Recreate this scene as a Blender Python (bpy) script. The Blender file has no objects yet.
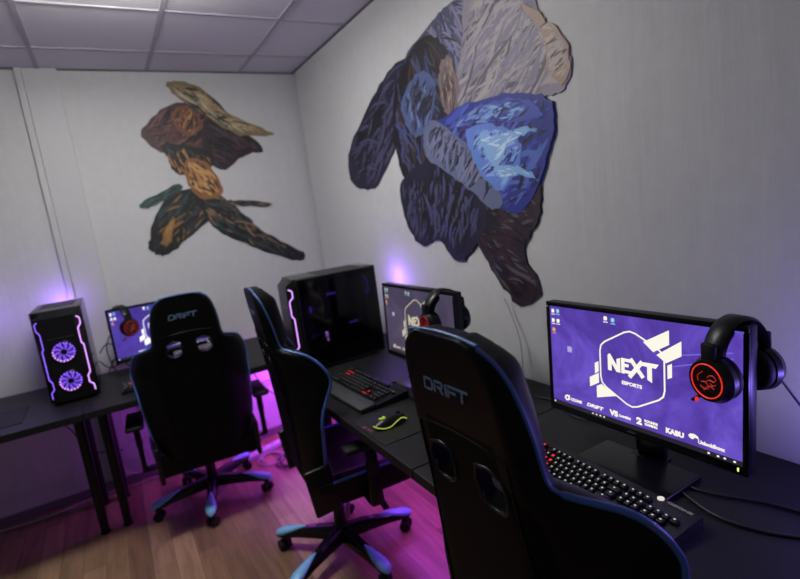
import bpy, bmesh, math, random
from mathutils import Vector, Matrix, Euler
random.seed(7)
C = bpy.context.scene.collection
SC = bpy.context.scene
PI = math.pi
# ------------------------------------------------------------------ camera, world, lights
W, D, HC, EYE = 1.365, 3.55, 2.54, 1.52      # right wall x, back wall y, ceiling z, camera height
cam = bpy.data.objects.new('camera', bpy.data.cameras.new('camera'))
C.objects.link(cam)
r0 = Vector((0.85275381, -0.50612369, -0.12903389))
u0 = Vector((0.19332317, 0.07634747, 0.97816012))
f0 = Vector((0.4852186, 0.85907501, -0.16295103))
cam.matrix_world = Matrix(((r0.x, u0.x, -f0.x, 0), (r0.y, u0.y, -f0.y, 0), (r0.z, u0.z, -f0.z, EYE), (0, 0, 0, 1)))
cam.data.sensor_width = 36
cam.data.lens = 500.72 / 800 * 36
cam.data.clip_start = 0.02
cam.data.dof.use_dof = True
cam.data.dof.focus_distance = 1.15
cam.data.dof.aperture_fstop = 2.6
SC.camera = cam
world = bpy.data.worlds.new('world'); SC.world = world
world.use_nodes = True
world.node_tree.nodes['Background'].inputs[0].default_value = (0.78, 0.82, 1.0, 1)
world.node_tree.nodes['Background'].inputs[1].default_value = 0.085
SC.view_settings.view_transform = 'Standard'
SC.view_settings.look = 'None'
SC.view_settings.exposure = 0.0
SC.view_settings.gamma = 1.0
CEILING_LAMP = 46.0                            # emission of the ceiling luminaire
LAMP_AT = (0.16, 2.10)

def area(name, loc, size, power, col, rot=(0, 0, 0), sy=None):
    l = bpy.data.lights.new(name, 'AREA'); l.energy = power; l.color = col; l.size = size
    if sy: l.shape = 'RECTANGLE'; l.size_y = sy
    o = bpy.data.objects.new(name, l); o.location = loc; o.rotation_euler = rot; C.objects.link(o); return o
def point(name, loc, power, col, r=0.03):
    l = bpy.data.lights.new(name, 'POINT'); l.energy = power; l.color = col; l.shadow_soft_size = r
    o = bpy.data.objects.new(name, l); o.location = loc; C.objects.link(o); return o
MAG = (0.56, 0.08, 1.0); PUR = (0.32, 0.14, 1.0)
# led strips glued under the desks light the floor and the lower walls
area('led_light', (1.0, 3.2, 0.70), 0.55, 12.0, MAG, (math.radians(35), 0, 0), 0.05)
area('led_light', (1.2, 2.0, 0.70), 0.05, 8.5, MAG, (0, 0, 0), 1.2)
area('led_light', (0.2, 3.28, 0.70), 0.7, 0.6, MAG, (math.radians(20), 0, 0), 0.05)
# glow from the lit fans at the rear of the computers
point('fan_glow', (1.285, 2.42, 1.13), 1.8, PUR, .05)
point('fan_glow', (-0.28, 3.46, 1.22), 1.1, PUR)
point('fan_glow', (-0.62, 3.40, 1.20), 0.7, PUR)
point('fan_glow', (1.24, 0.26, 0.98), 4.5, (0.26, 0.17, 1.0))

# ------------------------------------------------------------------ materials
def mat(name, col, rough=0.5, metal=0.0, emit=None, es=0.0, spec=None, bump=None, coat=0):
    m = bpy.data.materials.new(name); m.use_nodes = True
    nt = m.node_tree; b = nt.nodes['Principled BSDF']
    b.inputs['Base Color'].default_value = (*col, 1); b.inputs['Roughness'].default_value = rough
    b.inputs['Metallic'].default_value = metal
    if spec is not None: b.inputs['Specular IOR Level'].default_value = spec
    if coat: b.inputs['Coat Weight'].default_value = coat
    if emit: b.inputs['Emission Color'].default_value = (*emit, 1); b.inputs['Emission Strength'].default_value = es
    tc = nt.nodes.new('ShaderNodeTexCoord')
    n = nt.nodes.new('ShaderNodeTexNoise'); n.inputs['Scale'].default_value = bump[0] if bump else 60
    nt.links.new(tc.outputs['Object'], n.inputs['Vector'])
    if bump:
        bp = nt.nodes.new('ShaderNodeBump'); bp.inputs['Strength'].default_value = bump[1]; bp.inputs['Distance'].default_value = 0.002
        nt.links.new(n.outputs['Fac'], bp.inputs['Height']); nt.links.new(bp.outputs['Normal'], b.inputs['Normal'])
    else:
        mr = nt.nodes.new('ShaderNodeMapRange'); mr.inputs['To Min'].default_value = max(0.02, rough - 0.04); mr.inputs['To Max'].default_value = min(1, rough + 0.04)
        nt.links.new(n.outputs['Fac'], mr.inputs['Value']); nt.links.new(mr.outputs['Result'], b.inputs['Roughness'])
    return m
def wall_mat():
    m = bpy.data.materials.new('plaster'); m.use_nodes = True; nt = m.node_tree; b = nt.nodes['Principled BSDF']
    b.inputs['Roughness'].default_value = 0.62
    tc = nt.nodes.new('ShaderNodeTexCoord'); mp = nt.nodes.new('ShaderNodeMapping'); mp.inputs['Scale'].default_value = (5, 5, 0.5)
    n = nt.nodes.new('ShaderNodeTexNoise'); n.inputs['Scale'].default_value = 2.2; n.inputs['Detail'].default_value = 5
    n2 = nt.nodes.new('ShaderNodeTexNoise'); n2.inputs['Scale'].default_value = 22; n2.inputs['Detail'].default_value = 4
    cr = nt.nodes.new('ShaderNodeValToRGB')
    cr.color_ramp.elements[0].color = (0.535, 0.54, 0.53, 1); cr.color_ramp.elements[0].position = 0.3
    cr.color_ramp.elements[1].color = (0.565, 0.57, 0.56, 1); cr.color_ramp.elements[1].position = 0.7
    mx = nt.nodes.new('ShaderNodeMix'); mx.inputs[0].default_value = 0.10
    bp = nt.nodes.new('ShaderNodeBump'); bp.inputs['Strength'].default_value = 0.8; bp.inputs['Distance'].default_value = 0.008
    L = nt.links.new
    L(tc.outputs['Object'], mp.inputs['Vector']); L(mp.outputs['Vector'], n.inputs['Vector']); L(tc.outputs['Object'], n2.inputs['Vector'])
    L(n2.outputs['Fac'], cr.inputs['Fac']); L(cr.outputs['Color'], b.inputs['Base Color'])
    L(n.outputs['Fac'], mx.inputs[2]); L(n2.outputs['Fac'], mx.inputs[3]); L(mx.outputs[0], bp.inputs['Height']); L(bp.outputs['Normal'], b.inputs['Normal'])
    return m
def ceil_mat():
    m = mat('ceiling_tile', (0.74, 0.73, 0.76), 0.8, bump=(240, 0.6)); return m
def floor_mat():
    m = bpy.data.materials.new('laminate'); m.use_nodes = True; nt = m.node_tree; b = nt.nodes['Principled BSDF']; L = nt.links.new
    b.inputs['Roughness'].default_value = 0.38
    tc = nt.nodes.new('ShaderNodeTexCoord'); mp = nt.nodes.new('ShaderNodeMapping'); mp.inputs['Rotation'].default_value = (0, 0, PI / 2)
    br = nt.nodes.new('ShaderNodeTexBrick'); br.offset = 0.37
    br.inputs['Scale'].default_value = 1.0; br.inputs['Brick Width'].default_value = 0.62; br.inputs['Row Height'].default_value = 0.098
    br.inputs['Mortar Size'].default_value = 0.0012; br.inputs['Color1'].default_value = (0.19, 0.112, 0.062, 1); br.inputs['Color2'].default_value = (0.36, 0.228, 0.132, 1)
    br.inputs['Mortar'].default_value = (0.12, 0.07, 0.045, 1)
    mp2 = nt.nodes.new('ShaderNodeMapping'); mp2.inputs['Scale'].default_value = (16, 1.6, 1)
    n = nt.nodes.new('ShaderNodeTexNoise'); n.inputs['Scale'].default_value = 2.0; n.inputs['Detail'].default_value = 6; n.inputs['Distortion'].default_value = 0.8
    cr = nt.nodes.new('ShaderNodeValToRGB'); cr.color_ramp.elements[0].position = 0.35; cr.color_ramp.elements[0].color = (0.78, 0.75, 0.72, 1)
    cr.color_ramp.elements[1].position = 0.65; cr.color_ramp.elements[1].color = (1.15, 1.12, 1.1, 1)
    mx = nt.nodes.new('ShaderNodeMix'); mx.data_type = 'RGBA'; mx.blend_type = 'MULTIPLY'; mx.inputs[0].default_value = 1
    L(tc.outputs['Object'], mp.inputs['Vector']); L(mp.outputs['Vector'], br.inputs['Vector'])
    L(tc.outputs['Object'], mp2.inputs['Vector']); L(mp2.outputs['Vector'], n.inputs['Vector']); L(n.outputs['Fac'], cr.inputs['Fac'])
    L(br.outputs['Color'], mx.inputs[6]); L(cr.outputs['Color'], mx.inputs[7]); L(mx.outputs[2], b.inputs['Base Color'])
    return m
def screen_mat(name, c1, c2, c3, s):
    m = bpy.data.materials.new(name); m.use_nodes = True; nt = m.node_tree; b = nt.nodes['Principled BSDF']; L = nt.links.new
    b.inputs['Base Color'].default_value = (0.01, 0.01, 0.012, 1); b.inputs['Roughness'].default_value = 0.35
    tc = nt.nodes.new('ShaderNodeTexCoord')
    n = nt.nodes.new('ShaderNodeTexNoise'); n.inputs['Scale'].default_value = 5.5; n.inputs['Detail'].default_value = 7; n.inputs['Roughness'].default_value = 0.62; n.inputs['Distortion'].default_value = 1.1
    cr = nt.nodes.new('ShaderNodeValToRGB'); e = cr.color_ramp.elements
    e[0].position = 0.33; e[0].color = (*c1, 1); e[1].position = 0.7; e[1].color = (*c3, 1); k = e.new(0.5); k.color = (*c2, 1)
    L(tc.outputs['Object'], n.inputs['Vector']); L(n.outputs['Fac'], cr.inputs['Fac']); L(cr.outputs['Color'], b.inputs['Emission Color'])
    b.inputs['Emission Strength'].default_value = s
    return m
def glass_mat():
    m = bpy.data.materials.new('smoked_glass'); m.use_nodes = True; nt = m.node_tree; nt.nodes.clear(); L = nt.links.new
    out = nt.nodes.new('ShaderNodeOutputMaterial'); t = nt.nodes.new('ShaderNodeBsdfTransparent'); t.inputs[0].default_value = (0.35, 0.33, 0.40, 1)
    g = nt.nodes.new('ShaderNodeBsdfGlossy'); g.inputs['Roughness'].default_value = 0.08; g.inputs['Color'].default_value = (0.7, 0.7, 0.75, 1)
    fr = nt.nodes.new('ShaderNodeFresnel'); fr.inputs[0].default_value = 1.45; mx = nt.nodes.new('ShaderNodeMixShader')
    L(fr.outputs[0], mx.inputs[0]); L(t.outputs[0], mx.inputs[1]); L(g.outputs[0], mx.inputs[2]); L(mx.outputs[0], out.inputs[0])
    return m
M = dict(
    plaster=wall_mat(), ceiling=ceil_mat(), floor=floor_mat(),
    trim=mat('white_trim', (0.52, 0.52, 0.52), 0.5), skirting=mat('skirting_paint', (0.16, 0.13, 0.14), 0.5),
    grid=mat('ceiling_grid', (0.46, 0.45, 0.48), 0.8), dark_gap=mat('dark_joint', (0.10, 0.10, 0.11), 0.8),
    desk=mat('black_desk_laminate', (0.0095, 0.009, 0.010), 0.48, spec=0.28, bump=(300, 0.15)),
    leg=mat('black_metal', (0.006, 0.006, 0.006), 0.4, spec=0.35),
    leather=mat('black_faux_leather', (0.0035, 0.0035, 0.0035), 0.42, spec=0.16, bump=(420, 0.25)),
    fabric=mat('black_back_fabric', (0.0025, 0.0025, 0.0025), 0.6, spec=0.1, bump=(500, 0.3)),
    blue=mat('blue_piping', (0.06, 0.15, 0.44), 0.4), cap=mat('blue_plastic', (0.22, 0.52, 0.85), 0.25),
    embroidery=mat('blue_grey_thread', (0.19, 0.29, 0.47), 0.5),
    plastic=mat('black_plastic', (0.005, 0.005, 0.005), 0.38, spec=0.35), gloss=mat('gloss_black_plastic', (0.005, 0.005, 0.006), 0.24, spec=0.4),
    matte=mat('matte_black_rubber', (0.009, 0.009, 0.009), 0.6, spec=0.3), mesh=mat('dark_grille', (0.02, 0.02, 0.022), 0.6, bump=(900, 0.8)),
    case=mat('grey_black_steel', (0.05, 0.049, 0.054), 0.35), steel=mat('dark_steel', (0.25, 0.25, 0.27), 0.3, 0.9),
    pcb=mat('circuit_board', (0.012, 0.013, 0.016), 0.45), glass=glass_mat(),
    purple=mat('violet_led', (0.1, 0.05, 0.2), 0.4, emit=(0.26, 0.11, 1.0), es=1.5),
    pink=mat('pink_violet_led', (0.1, 0.05, 0.2), 0.4, emit=(0.72, 0.32, 1.0), es=1.7),
    blade=mat('lit_fan_blade', (0.1, 0.05, 0.2), 0.4, emit=(0.20, 0.08, 0.95), es=0.75),
    ledstrip=mat('magenta_led', (0.2, 0.1, 0.2), 0.4, emit=(0.8, 0.15, 1.0), es=3.0),
    red=mat('red_led', (0.2, 0.01, 0.01), 0.4, emit=(1.0, 0.035, 0.015), es=0.8), reddim=mat('dim_red_led', (0.1, 0.01, 0.01), 0.4, emit=(1.0, 0.02, 0.01), es=0.30),
    keycap=mat('black_keycap', (0.004, 0.004, 0.004), 0.5, spec=0.3),
    k_white=mat('white_key_legend', (0.1, 0.1, 0.1), 0.4, emit=(0.85, 0.85, 0.8), es=0.55),
    k_grey=mat('grey_key_legend', (0.1, 0.1, 0.1), 0.4, emit=(0.7, 0.75, 0.72), es=0.12),
    k_red=mat('red_key_legend', (0.1, 0.01, 0.01), 0.4, emit=(1.0, 0.02, 0.015), es=1.0),
    badge=mat('white_badge', (0.1, 0.1, 0.1), 0.4, emit=(0.9, 0.85, 0.72), es=0.8),
    acid=mat('yellow_green_led', (0.1, 0.1, 0.01), 0.4, emit=(0.52, 0.68, 0.06), es=0.7),
    green=mat('green_led', (0.1, 0.1, 0.01), 0.4, emit=(0.75, 1.0, 0.25), es=1.2),
    wrist=mat('grey_wrist_rest', (0.028, 0.028, 0.030), 0.6),
    cable=mat('black_cable', (0.010, 0.010, 0.011), 0.4), wcable=mat('pale_cable', (0.42, 0.40, 0.42), 0.5), white=mat('white_plastic', (0.55, 0.53, 0.55), 0.4),
    scr_near=screen_mat('violet_desktop', (0.045, 0.022, 0.20), (0.080, 0.040, 0.33), (0.135, 0.082, 0.52), 1.25),
    scr_mid=screen_mat('washed_violet_desktop', (0.040, 0.032, 0.062), (0.060, 0.048, 0.090), (0.095, 0.080, 0.135), 1.0),
    scr_far=screen_mat('blue_violet_desktop', (0.035, 0.018, 0.19), (0.06, 0.032, 0.29), (0.09, 0.055, 0.38), 1.1),
    art_near=mat('lit_cream_graphic', (0.1, 0.1, 0.1), 0.4, emit=(0.95, 0.91, 0.78), es=1.0),
    art_mid=mat('dull_cream_graphic', (0.1, 0.1, 0.1), 0.4, emit=(0.60, 0.53, 0.38), es=0.85),
    art_far=mat('lit_white_graphic', (0.1, 0.1, 0.1), 0.4, emit=(0.95, 0.95, 1.0), es=1.2),
    taskbar=mat('dark_taskbar', (0.01, 0.01, 0.01), 0.4, emit=(0.02, 0.018, 0.03), es=0.8),
    ic_blue=mat('pale_blue_icon', (0.1, 0.1, 0.1), 0.4, emit=(0.25, 0.6, 0.85), es=1.0), ic_org=mat('orange_icon', (0.1, 0.1, 0.1), 0.4, emit=(0.9, 0.4, 0.1), es=0.9),
    ic_lilac=mat('lilac_icon', (0.1, 0.1, 0.1), 0.4, emit=(0.45, 0.40, 0.75), es=0.9), shade=mat('deep_violet_line', (0.01, 0.01, 0.01), 0.4, emit=(0.05, 0.03, 0.12), es=1.0),
    beam=mat('light_violet_beam', (0.01, 0.01, 0.01), 0.4, emit=(0.16, 0.11, 0.62), es=1.2),
    lamp=mat('lamp_diffuser', (0.8, 0.8, 0.8), 0.5, emit=(1.0, 0.985, 0.96), es=CEILING_LAMP),
    redmark=mat('dull_red_print', (0.16, 0.02, 0.03), 0.5),
)
# ------------------------------------------------------------------ mesh helpers
class MB:
    def __init__(s): s.bm = bmesh.new(); s.mi = 0
    def _fin(s, verts):
        fs = set()
        for v in verts:
            for f in v.link_faces: fs.add(f)
        for f in fs: f.material_index = s.mi
        return s
    def box(s, c, sz, rot=None, bev=0.0, seg=2, taper=None):
        r = bmesh.ops.create_cube(s.bm, size=1); vs = r['verts']
        for v in vs:
            v.co = Vector((v.co.x * sz[0], v.co.y * sz[1], v.co.z * sz[2]))
            if taper and v.co.z > 0: v.co.x *= taper; v.co.y *= taper
        if bev:
            es = list({e for v in vs for e in v.link_edges})
            rr = bmesh.ops.bevel(s.bm, geom=es, offset=bev, segments=seg, profile=0.5, affect='EDGES')
            vs = list({v for f in rr['faces'] for v in f.verts} | {v for v in vs if v.is_valid})
        Mx = Matrix.Translation(c)
        if rot is not None: Mx = Mx @ (rot.to_matrix().to_4x4() if isinstance(rot, Euler) else rot)
        for v in vs: v.co = Mx @ v.co
        return s._fin(vs)
    def cyl(s, a, b, ra, rb=None, n=20, cap=True):
        a, b = Vector(a), Vector(b); rb = ra if rb is None else rb
        d = b - a; q = d.to_track_quat('Z', 'Y').to_matrix().to_4x4()
        r = bmesh.ops.create_cone(s.bm, cap_ends=cap, segments=n, radius1=ra, radius2=rb, depth=d.length)
        for v in r['verts']: v.co = Matrix.Translation((a + b) / 2) @ q @ v.co
        return s._fin(r['verts'])
    def tube(s, pts, r, n=8, smooth=4, closed=False, rs=None):
        P = [Vector(p) for p in pts]
        if smooth > 1 and len(P) > 2:
            Q = []; m = len(P); rng = m if closed else m - 1
            for i in range(rng):
                p0 = P[(i - 1) % m] if closed or i > 0 else P[0]; p1 = P[i]; p2 = P[(i + 1) % m]
                p3 = P[(i + 2) % m] if closed or i + 2 < m else P[-1]
                for k in range(smooth):
                    t = k / smooth
                    Q.append(0.5 * ((2 * p1) + (-p0 + p2) * t + (2 * p0 - 5 * p1 + 4 * p2 - p3) * t * t + (-p0 + 3 * p1 - 3 * p2 + p3) * t ** 3))
            if not closed: Q.append(P[-1])
            P = Q
        rings = []; m = len(P); up = Vector((0, 0, 1))
        prev = None
        for i, p in enumerate(P):
            if closed: t = P[(i + 1) % m] - P[(i - 1) % m]
            else: t = P[min(i + 1, m - 1)] - P[max(i - 1, 0)]
            if t.length < 1e-9: t = Vector((0, 0, 1))
            t.normalize()
            if prev is None:
                x = t.cross(up)
                if x.length < 0.05: x = t.cross(Vector((1, 0, 0)))
            else: x = prev - t * prev.dot(t)
            x.normalize(); prev = x; y = t.cross(x)
            rr = rs[min(int(i / max(1, m - 1) * (len(rs) - 1) + 0.5), len(rs) - 1)] if rs else r
            rings.append([s.bm.verts.new(p + (x * math.cos(2 * PI * k / n) + y * math.sin(2 * PI * k / n)) * rr) for k in range(n)])
        for i in range(m if closed else m - 1):
            A, B = rings[i], rings[(i + 1) % m]
            for k in range(n):
                f = s.bm.faces.new((A[k], A[(k + 1) % n], B[(k + 1) % n], B[k])); f.material_index = s.mi
        if not closed:
            for R_ in (rings[0][::-1], rings[-1]): s.bm.faces.new(R_).material_index = s.mi
        return s
    def prism(s, poly, z0, z1, mx=None):
        """outline in local XY raised from z0 to z1"""
        mx = mx or Matrix.Identity(4)
        a = [s.bm.verts.new(mx @ Vector((p[0], p[1], z0))) for p in poly]; b = [s.bm.verts.new(mx @ Vector((p[0], p[1], z1))) for p in poly]
        n = len(poly); fs = [s.bm.faces.new(a[::-1]), s.bm.faces.new(b)]
        for i in range(n): fs.append(s.bm.faces.new((a[i], a[(i + 1) % n], b[(i + 1) % n], b[i])))
        for f in fs: f.material_index = s.mi
        return s
    def torus(s, c, R, r, mx=None, n=36, k=8, ax='Y'):
        pts = []
        for i in range(n):
            a = 2 * PI * i / n
            p = {'Y': (R * math.cos(a), 0, R * math.sin(a)), 'X': (0, R * math.cos(a), R * math.sin(a)), 'Z': (R * math.cos(a), R * math.sin(a), 0)}[ax]
            pts.append(Vector(c) + Vector(p))
        return s.tube(pts, r, k, 1, True)
    def stroke(s, pts, w, y=0.0, t=0.0006, sk=0.0):
        """flat band along a polyline of the x-z plane, facing -Y"""
        for (x0, z0), (x1, z1) in zip(pts, pts[1:]):
            d = Vector((x1 - x0, z1 - z0)); L_ = d.length
            if L_ < 1e-9: continue
            d /= L_; nn = Vector((-d.y, d.x)) * w / 2; e = d * w * 0.5 * sk
            q = [(x0 - e.x + nn.x, z0 - e.y + nn.y), (x0 - e.x - nn.x, z0 - e.y - nn.y), (x1 + e.x - nn.x, z1 + e.y - nn.y), (x1 + e.x + nn.x, z1 + e.y + nn.y)]
            s.flat(q, y, t)
        return s
    def flat(s, q, y=0.0, t=0.0006):
        mx = Matrix(((1, 0, 0, 0), (0, 0, -1, y), (0, 1, 0, 0), (0, 0, 0, 1)))
        ar = sum(a[0] * b[1] - b[0] * a[1] for a, b in zip(q, list(q[1:]) + [q[0]]))
        if ar < 0: q = list(q)[::-1]
        return s.prism(q, 0, t, mx)
    def build(s, name, mats, parent=None, smooth=None, loc=None, rot=None):
        me = bpy.data.meshes.new(name)
        bmesh.ops.recalc_face_normals(s.bm, faces=s.bm.faces[:])
        if smooth is not None:
            for f in s.bm.faces: f.smooth = True
            for e in s.bm.edges:
                if len(e.link_faces) == 2 and e.calc_face_angle(0) > math.radians(smooth): e.smooth = False
        s.bm.to_mesh(me); s.bm.free()
        for m in (mats if isinstance(mats, (list, tuple)) else [mats]): me.materials.append(m)
        o = bpy.data.objects.new(name, me); C.objects.link(o)
        if parent: o.parent = parent
        if loc: o.location = loc
        if rot: o.rotation_euler = rot
        return o
def thing(name, label, cat, loc=(0, 0, 0), rz=0, group=None):
    o = bpy.data.objects.new(name, None); C.objects.link(o); o.empty_display_size = 0.1
    o.location = loc; o.rotation_euler = (0, 0, rz); return tag(o, label, cat, group)
def tag(o, label, cat, group=None):
    o['label'] = label; o['category'] = cat
    if group: o['group'] = group
    return o
def struct(o): o['kind'] = 'structure'; return o
def text_part(name, txt, size, material, parent, loc, rot=(PI / 2, 0, 0), bold=0.0, sx=1.0, shear=0.0, ext=0.0003, align='CENTER'):
    cu = bpy.data.curves.new('t', 'FONT'); cu.body = txt; cu.size = size; cu.offset = bold; cu.extrude = ext; cu.align_x = align; cu.align_y = 'CENTER'; cu.shear = shear
    cu.resolution_u = 3
    t = bpy.data.objects.new('t', cu); C.objects.link(t)
    dg = bpy.context.evaluated_depsgraph_get(); me = bpy.data.meshes.new_from_object(t.evaluated_get(dg))
    bpy.data.objects.remove(t); bpy.data.curves.remove(cu)
    for v in me.vertices: v.co.x *= sx
    me.materials.clear(); me.materials.append(material); me.name = name
    o = bpy.data.objects.new(name, me); C.objects.link(o); o.parent = parent; o.location = loc; o.rotation_euler = rot
    return o
def copy_tree(o, parent=None):
    c = o.copy(); C.objects.link(c)
    if parent: c.parent = parent
    for ch in kids.get(o.name, []): copy_tree(ch, c)
    return c
kids = {}
def index():
    kids.clear()
    for o in C.objects:
        if o.parent: kids.setdefault(o.parent.name, []).append(o)
def dup(root, loc, rz, label):
    index(); r = copy_tree(root); r.location = loc; r.rotation_euler = (0, 0, rz); r['label'] = label; return r

# ------------------------------------------------------------------ the room
struct(MB().box((-0.6, 1.2, -0.05), (4.4, 5.2, 0.1)).build('floor', M['floor']))
struct(MB().box((-0.6, 1.2, HC + 0.05), (4.4, 5.2, 0.1)).build('ceiling', M['ceiling']))
struct(MB().box((-0.6, D + 0.05, HC / 2), (4.4, 0.1, HC)).build('wall_back', M['plaster']))
struct(MB().box((W + 0.05, 1.05, HC / 2), (0.1, 4.9, HC)).build('wall_right', M['plaster']))
struct(MB().box((-0.72, D - 0.006, 0.028), (4.16, 0.012, 0.056), bev=0.003).build('baseboard_back', M['skirting']))
struct(MB().box((W - 0.006, 0.99, 0.028), (0.012, 5.0, 0.056), bev=0.003).build('baseboard_right', M['skirting']))
struct(MB().box((-0.228, D - 0.014, HC / 2 + 0.028), (0.034, 0.028, HC - 0.056), bev=0.004).build('trim_1', M['trim']))
struct(MB().box((-0.128, D - 0.008, HC / 2 + 0.028), (0.165, 0.016, HC - 0.056), bev=0.003).build('trim_2', M['trim']))
k = 3
for x in (-1.26, -0.6975, -0.135, 0.4275, 0.99):
    struct(MB().box((x, 1.17, HC - 0.002), (0.022, 4.76, 0.004)).build('trim_%d' % k, M['grid'])); k += 1
for y in (0.385, 0.9475, 1.51, 2.0725, 2.635, 3.1975):
    struct(MB().box((-0.7175, y, HC - 0.0015), (4.16, 0.022, 0.003)).build('trim_%d' % k, M['grid'])); k += 1
struct(MB().box((-0.72, D - 0.004, HC - 0.004), (4.16, 0.008, 0.008)).build('trim_%d' % k, M['dark_gap'])); k += 1
struct(MB().box((W - 0.004, 1.05, HC - 0.005), (0.008, 4.98, 0.010)).build('trim_%d' % k, M['dark_gap'])); k += 1

lt = thing('ceiling_light', 'white rectangular light fitting on the tiled ceiling', 'ceiling light', (LAMP_AT[0], LAMP_AT[1], HC))
MB().box((0, 0, -0.004), (0.50, 0.20, 0.008), bev=0.003).cyl((0, 0, -.008), (0, 0, -.04), .02).build('lamp_housing', M['trim'], lt)
MB().box((0, 0, -0.065), (0.60, 0.26, 0.050), bev=0.012).build('lamp_diffuser', M['lamp'], lt)

# ------------------------------------------------------------------ abstract wall decals
def decal(name, label, regions, to3d):
    """overlapping colour fields and brush streaks; to3d maps wall (u, z, lift) to space"""
    cols = []; bm = bmesh.new(); rnd = random.Random(name); lift = [0.002]
    def mi(c):
        if c not in cols: cols.append(c)
        return cols.index(c)
    def poly(pts, c):
        lift[0] += 0.0000045
        try: f = bm.faces.new([bm.verts.new(to3d(u, z, lift[0])) for u, z in pts]); f.material_index = mi(c)
        except ValueError: pass
    def inside(p, pts):
        r = False; j = len(pts) - 1
        for i in range(len(pts)):
            a, b = pts[i], pts[j]
            if (a[1] > p[1]) != (b[1] > p[1]) and p[0] < (b[0] - a[0]) * (p[1] - a[1]) / (b[1] - a[1]) + a[0]: r = not r
            j = i
        return r
    for pts, base, cs, ang, n, ln, wd in regions:
        # rounded, slightly wavy colour field with real thickness
        m = len(pts); Q = []
        for i in range(m):
            p0, p1, p2, p3 = (Vector(pts[(i + q) % m]) for q in (-1, 0, 1, 2))
            for q in range(7):
                t = q / 7
                v = 0.5 * ((2 * p1) + (-p0 + p2) * t + (2 * p0 - 5 * p1 + 4 * p2 - p3) * t * t + (-p0 + 3 * p1 - 3 * p2 + p3) * t ** 3)
                Q.append((v.x + rnd.uniform(-.007, .007), v.y + rnd.uniform(-.007, .007)))
        lift[0] += 0.00002
        top = [bm.verts.new(to3d(u, z, lift[0])) for u, z in Q]; bot = [bm.verts.new(to3d(u, z, 0.0)) for u, z in Q]
        bm.faces.new(top).material_index = mi(base)
        for i in range(len(Q)):
            bm.faces.new((top[i], top[(i + 1) % len(Q)], bot[(i + 1) % len(Q)], bot[i])).material_index = mi(base)
        us = [p[0] for p in pts]; zs = [p[1] for p in pts]; k = 0; tries = 0
        n = int(n * 2.2); ln *= .8; wd *= .62
        while k < n and tries < n * 30:
            tries += 1
            u, z = rnd.uniform(min(us), max(us)), rnd.uniform(min(zs), max(zs)); L_ = ln * rnd.uniform(.4, 1.2)
            a = math.radians(ang + rnd.uniform(-22, 22)); bend = rnd.uniform(-.9, .9); w = wd * rnd.uniform(.4, 1.3)
            spine = []; x, y, aa = u, z, a
            for q in range(7):
                spine.append((x, y, aa)); x += math.cos(aa) * L_ / 6; y += math.sin(aa) * L_ / 6; aa += bend / 6
            if not all(inside((p[0], p[1]), pts) for p in spine): continue
            A = []; B = []
            for q, (x, y, aa) in enumerate(spine):
                hw = w * math.sin(PI * (q + .35) / 6.7) * .5 + .0008
                A.append((x - math.sin(aa) * hw, y + math.cos(aa) * hw)); B.append((x + math.sin(aa) * hw, y - math.cos(aa) * hw))
            poly(A + B[::-1], rnd.choice(cs)); k += 1
    bm.normal_update(); bmesh.ops.triangulate(bm, faces=[f for f in bm.faces if len(f.verts) > 4])
    me = bpy.data.meshes.new(name); bm.to_mesh(me); bm.free()
    for c in cols: me.materials.append(mat('printed_vinyl', c, 0.55))
    o = bpy.data.objects.new(name, me); C.objects.link(o); return tag(o, label, 'wall decal')
R3 = lambda u, z, l: Vector((W - l, u, z))
B3 = lambda u, z, l: Vector((u, D - l, z))
bk, nv, sl, bl, cy = (0.006, 0.005, 0.008), (0.012, 0.011, 0.032), (0.055, 0.058, 0.115), (0.022, 0.032, 0.24), (0.24, 0.44, 0.74)
lav, cream, tan, br, mr, gy = (0.22, 0.20, 0.30), (0.42, 0.37, 0.37), (0.36, 0.25, 0.19), (0.06, 0.032, 0.025), (0.04, 0.014, 0.018), (0.10, 0.092, 0.11)
ice = (0.58, 0.72, 0.86)
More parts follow.
